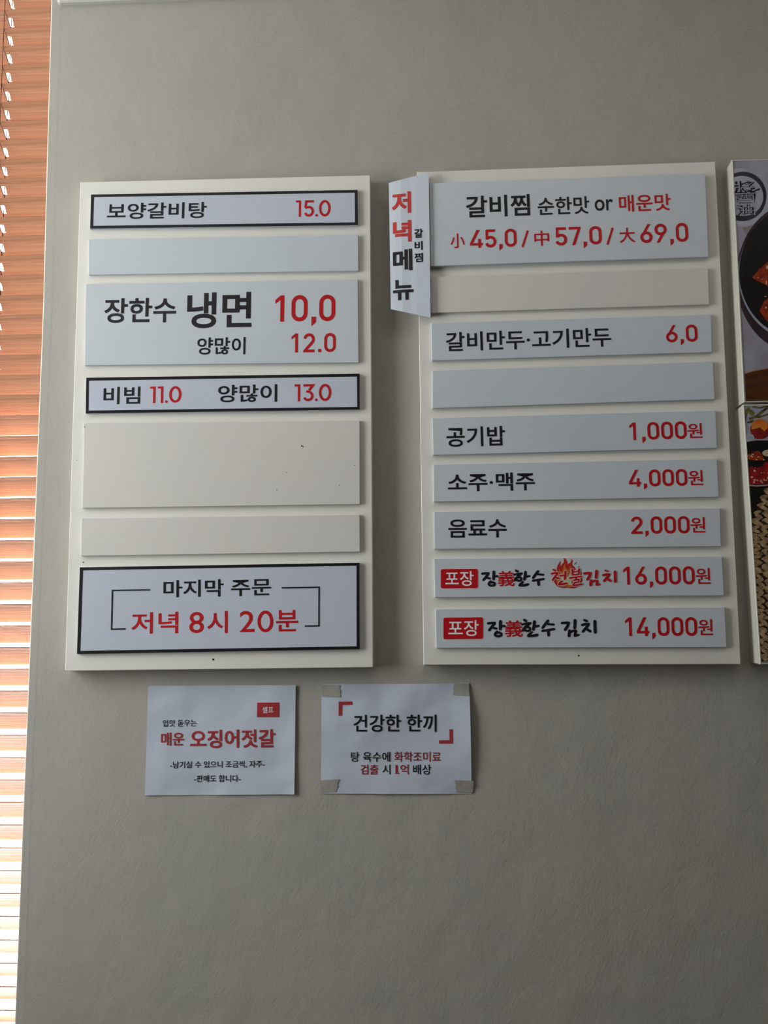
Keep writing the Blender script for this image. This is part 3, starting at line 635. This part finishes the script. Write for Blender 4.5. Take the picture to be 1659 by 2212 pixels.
for P in ([(66, 90), (255, 93), (246, 125), (262, 150), (250, 175), (258, 211), (70, 205)], [(1380, 80), (1536, 76), (1535, 197), (1374, 188), (1384, 150), (1372, 125), (1385, 108)],
          [(55, 1040), (246, 1027), (225, 1075), (232, 1105), (215, 1125), (210, 1155), (58, 1162)], [(1398, 1037), (1580, 1045), (1572, 1165), (1405, 1160), (1412, 1130), (1398, 1110), (1404, 1080), (1394, 1065)]):
    k = Ink(); k.poly(zz(Z, P)); o = emit(k, pix(s, .0009), 'tape_strip', M_tape, root, s, .0009)
    md = o.modifiers.new('thick', 'SOLIDIFY'); md.thickness = .0002

# ------------------------------------------------------------------ picture boxes at right
DB = .053
def clipx(P, x0, z0, z1):
    for side in range(3):
        out = []
        ins = (lambda q_: q_[0] >= x0) if side == 0 else ((lambda q_: q_[1] <= z1) if side == 1 else (lambda q_: q_[1] >= z0))
        for i in range(len(P)):
            a, b = P[i-1], P[i]
            if ins(a) != ins(b):
                if side == 0: t = (x0-a[0])/(b[0]-a[0])
                else: zl = z1 if side == 1 else z0; t = (zl-a[1])/(b[1]-a[1])
                out.append((a[0]+(b[0]-a[0])*t, a[1]+(b[1]-a[1])*t))
            if ins(b): out.append(b)
        P = out
        if not P: return []
    return P
def photo_box(label, tl, bl, wid):
    a = at(tl[0], tl[1], -DB); b = at(bl[0], bl[1], -DB); x0 = (a.x+b.x)/2; z1, z0 = a.z, b.z; x1 = x0+wid
    root = thing('picture_box', label, 'picture', ((x0+x1)/2, 0, z0), 'food picture boxes at the right edge')
    prf = [(0.0012, 0), (0.0010, -.014), (.0011, -.028), (.0007, -.042), (0, -DB+.001), (.001, -DB), (.0028, -DB), (.0028, -DB+.0012), (.012, -DB+.0012)]
    # left edge is slightly sheared as mounted
    def corner(i, ins):
        xx = (a.x if i in (0, ) else b.x if i == 3 else x1); zz_ = z1 if i in (0, 1) else z0
        return (xx+ins if i in (0, 3) else xx-ins, zz_-ins if i in (0, 1) else zz_+ins)
    V = []; Fs = []
    for ins, y in prf:
        for i in range(4): x, z = corner(i, ins); V.append((x, y, z))
    for k_ in range(len(prf)-1):
        for i in range(4): j = (i+1) % 4; Fs.append((k_*4+i, k_*4+j, (k_+1)*4+j, (k_+1)*4+i))
    tidy(mk('frame', V, Fs, M_alu, root))
    yp = -DB+.0008; V = [(a.x+.0026, yp, z1-.0026), (x1-.0026, yp, z1-.0026), (x1-.0026, yp, z0+.0026), (b.x+.0026, yp, z0+.0026)]
    return root, V, x0, x1, z0, z1, a.x, b.x
def printer(root, x_l, z0, z1, yp):
    def put(name, P, m, eps, pixels=True):
        Q = [(lambda q_: (q_.x, q_.z))(at(px, py, yp)) for px, py in P] if pixels else P
        Q = clipx(Q, x_l, z0, z1)
        if len(Q) < 3: return None
        k = Ink(); k.poly(Q); return emit(k, lambda x, z: (x, yp-eps, z), name, m, root)
    return put
M_mar = mat('printed_marble', lin(158, 158, 172), .4, .3, vscale=14, rgb2=lin(138, 132, 142), bump=0)
M_mar2 = mat('printed_table', lin(150, 142, 150), .4, .3, vscale=25, rgb2=lin(128, 116, 122))
M_dish = mat('printed_dish', lin(172, 172, 186), .4, .3, vscale=20, rgb2=lin(150, 152, 166))
M_glz = mat('printed_dark_glaze', lin(52, 52, 60), .4, .3, vscale=45, rgb2=lin(28, 32, 32))
M_iron = mat('printed_iron_rim', lin(62, 46, 52), .4, .3, vscale=30, rgb2=lin(40, 28, 34))
M_rim = mat('printed_light_rim', lin(160, 160, 178), .4, .3, vscale=30, var=.2)
M_soup = mat('printed_black_broth', lin(26, 22, 18), .4, .3, vscale=30, rgb2=lin(16, 15, 13))
M_meat = mat('printed_red_meat', lin(176, 62, 20), .4, .3, vscale=75, rgb2=lin(78, 18, 10))
M_brn = mat('printed_brown_wood', lin(92, 48, 20), .4, .3, vscale=22, rgb2=lin(58, 32, 16), stretch=(1, 1, 3))
M_gold = mat('printed_gold_edge', lin(150, 104, 56), .4, .3, var=.2, vscale=40)
M_sesame = mat('printed_sesame', lin(205, 178, 150), .4, .3, var=.2, vscale=60)
M_olive = mat('printed_olive_stem', lin(120, 112, 56), .4, .3, vscale=70, rgb2=lin(48, 44, 24))
M_peach = mat('printed_orange_fruit', lin(216, 140, 36), .4, .3, vscale=40, rgb2=lin(190, 84, 30))
M_peach2 = mat('printed_red_fruit', lin(140, 34, 26), .4, .3, vscale=40, rgb2=lin(86, 20, 20))
M_kim = mat('printed_red_stew', lin(168, 28, 24), .4, .3, vscale=80, rgb2=lin(74, 14, 20))
M_pinkrim = mat('printed_pink_rim', lin(176, 150, 156), .4, .3, var=.12, vscale=40)
M_straw = mat('printed_straw', lin(190, 158, 118), .4, .3, vscale=110, rgb2=lin(96, 72, 52))
M_strawd = mat('printed_straw_gap', lin(54, 38, 28), .4, .3, vscale=60, rgb2=lin(28, 20, 16))
YPIC = -DB+.0008
root, V, x0, x1, z0, z1, xa, xb = photo_box('upper picture box showing a dark bowl of red meat, cut by the right edge', (1580.3, 345.3), (1606.5, 869.5), .62)
pic = mk('printed_picture', V, [(3, 2, 1, 0)], M_mar, root)
xl = max(xa, xb)+.0027
put = printer(pic, xl, z0+.0027, z1-.0027, YPIC)
put('printed_table', [(1570, 430), (1640, 560), (1760, 700), (1900, 500), (1900, 340), (1700, 380)], M_mar2, .0001)
put('printed_dish', ell(1604, 427, 62, 64, 48), M_pinkrim, .0002); put('printed_dish', ell(1604, 426, 61.5, 62.8, 48), M_dish, .0003)
put('printed_dish', ell(1604.5, 424.5, 51, 53.5, 48, rot=.15), M_glz, .0004); put('printed_dish', ell(1604, 423.5, 45, 43, 48, rot=.5), M_dish, .0005)
sl = Surf(YPIC, (1585, 420), (1655, 418))
def seal(ch, lb, rt):
    for wt, m, e in ((.035, M_black, .0007), (-.012, M_dish, .0009)):
        o = text(sl, ch, lb, rt, m, pic, wt, 'printed_characters', eps=e)
seal('醬', (1585, 440), (1630, 390)); seal('油', (1589, 466), (1630, 441))
k = Ink(); k.ribbon([(1620, 416), (1630, 412.5), (1641, 408.5)], [3.5, 2, 4]); emit(k, pix(sl, .0008), 'printed_characters', M_black, pic)
ib = lambda dy, rx, ry: ell(1722, 600+dy, rx, ry, 80)
put('printed_bowl', ib(0, 132, 163), M_iron, .0006); put('printed_bowl', ib(-8, 127, 144), M_rim, .0008); put('printed_bowl', ib(-12, 125.6, 141), M_soup, .0010)
put('printed_bowl', ell(1722, 588, 119, 133, 80), M_iron, .0011); put('printed_bowl', ell(1722, 588, 118.3, 132.3, 80), M_soup, .0012)
put('printed_meat', [(1624, 600), (1640, 581), (1659, 565), (1700, 545), (1760, 560), (1750, 610), (1700, 625), (1662, 622), (1648, 613), (1634, 607)], M_meat, .0014)
put('printed_meat', [(1640, 672), (1650, 652), (1664, 638), (1720, 640), (1760, 690), (1700, 712), (1668, 704), (1652, 690)], M_meat, .0014)
for (x, y, a_, b_) in ((1657, 578, 3.2, 4), (1654, 665, 2.5, 2.2), (1637, 601, 2, 1.2), (1655, 611, 1.5, 4.5), (1653, 641, 2.6, 1.0), (1680, 590, 3, 3), (1690, 670, 3, 2), (1645, 604, 1.2, 1)): put('printed_sesame', ell(x, y, a_, b_, 10), M_sesame, .0016)
put('printed_wood', [(1590, 812), (1604, 808), (1630, 800), (1659, 795), (1720, 790), (1900, 800), (1900, 900), (1590, 900)], M_gold, .0006)
put('printed_wood', [(1590, 814), (1604, 810), (1630, 802), (1659, 797), (1720, 792), (1900, 802), (1900, 900), (1590, 900)], M_brn, .0008)
root, V, x0, x1, z0, z1, xa, xb = photo_box('lower picture box showing dishes and woven straw, cut by the right edge', (1604.5, 873.8), (1641.5, 1435.3), .62)
pic = mk('printed_picture', V, [(3, 2, 1, 0)], M_mar, root)
Z7 = (1595, 865, 10.79)
class _: pass
# the left edge of this box leans a little: clip to its own slanted edge
zz1, zz0 = z1-.0027, z0+.0027
def put2(name, P, m, eps, Z_=Z7):
    Q = []
    for px, py in zz(Z_, P):
        q_ = at(px, py, YPIC); f = (z1-q_.z)/(z1-z0); Q.append((q_.x-(xa+(xb-xa)*f), q_.z))
    Q = clipx(Q, .0027, zz0, zz1)
    if len(Q) < 3: return None
    k = Ink(); k.poly([(x+xa+(xb-xa)*(z1-z)/(z1-z0), z) for x, z in Q]); return emit(k, lambda x, z: (x, YPIC-eps, z), name, m, pic)
def strip(pts, w_):
    k = Ink(); k.ribbon(pts, w_); n_ = len(pts); return k.V[:n_]+k.V[n_:][::-1]
put2('printed_stem', strip([(130, 600), (150, 400), (190, 250), (260, 170)], 70), M_olive, .0002); put2('printed_stem', [(230, 200), (330, 230), (380, 300), (320, 370), (240, 300)], M_olive, .0003)
put2('printed_stem', strip([(250, 430), (420, 370), (560, 250), (760, 110)], 55), M_olive, .0004); put2('printed_stem', strip([(330, 150), (500, 175), (700, 120)], 30), M_olive, .0003)
put2('printed_stem', strip([(200, 520), (280, 500), (350, 460)], [20, 60, 30]), M_olive, .0005); put2('printed_stem', strip([(440, 400), (600, 350), (800, 290)], 40), M_olive, .0003)
put2('printed_fruit', ell(500, 680, 225, 225, 30), M_peach2, .0006); put2('printed_fruit', [(300, 680), (300, 560), (370, 480), (480, 430), (600, 460), (680, 540), (690, 640), (600, 720), (500, 630), (400, 660)], M_peach, .0008)
put2('printed_dish', ell(240, 870, 130, 100, 24), M_dish, .0007)
put2('printed_dish', [(80, 985), (300, 950), (420, 940), (1400, 930), (3000, 960), (3000, 3300), (80, 3300)], M_soup, .0009)
put2('printed_dish', strip([(330, 935), (450, 912), (700, 918), (1400, 925), (2800, 960)], 30), M_pinkrim, .0010)
put2('printed_stew', [(170, 1260), (290, 1240), (360, 1200), (450, 1175), (520, 1220), (600, 1380), (480, 1400), (300, 1390), (190, 1350)], M_meat, .0010)
put2('printed_stew', ell(700, 1230, 150, 80, 20), M_sesame, .0010); put2('printed_stew', [(190, 1960), (200, 1600), (290, 1540), (420, 1580), (540, 1540), (600, 1450), (760, 1430), (2600, 1430), (2600, 1960)], M_kim, .0010)
for i in range(46):
    x = random.uniform(210, 700) if i < 22 else random.uniform(200, 2400); y = random.uniform(1560, 1930) if i < 14 or i > 22 else random.uniform(1210, 1400)
    a_ = random.uniform(14, 34); put2('printed_sesame', ell(x, y, a_, a_*random.uniform(.35, .8), 9, rot=random.uniform(-.7, .7)), M_sesame, .0013)
put2('printed_dish', strip([(200, 1975), (400, 1995), (600, 1985), (900, 1940), (2600, 1900)], 28), M_pinkrim, .0014)
Z5b = (1540, 1050, 5.395)
put2('printed_straw_mat', [(620, 20), (560, 130), (500, 300), (450, 420), (445, 640), (560, 2040), (3600, 2040), (3600, 20)], M_strawd, .0011, Z5b)
k = Ink()
row = 0; y = 40
while y < 2040:
    xs_ = 445+max(0, (430-y))*.42+ (max(0, y-640))*.085; x = xs_ + (row % 2)*30-20
    while x < 1300:
        L = random.uniform(95, 150); Hh = random.uniform(18, 27); rot = random.uniform(.25, .6) if row % 2 else random.uniform(-.35, -.05)
        put_pts = ell(x+L*.4, y+random.uniform(-6, 6), L*.5, Hh, 9, rot=rot)
        Q = []
        for px, py in zz(Z5b, put_pts):
            q_ = at(px, py, YPIC); f = (z1-q_.z)/(z1-z0); Q.append((q_.x-(xa+(xb-xa)*f), q_.z))
        Q = clipx(Q, .0029, zz0, zz1)
        if len(Q) > 2: k.poly([(x_+xa+(xb-xa)*(z1-z_)/(z1-z0), z_) for x_, z_ in Q])
        x += L*random.uniform(.85, 1.0)
    y += 44; row += 1
o = emit(k, lambda x, z: (x, YPIC-.0014-.0003*random.random(), z), 'printed_straw_strands', M_straw, pic)
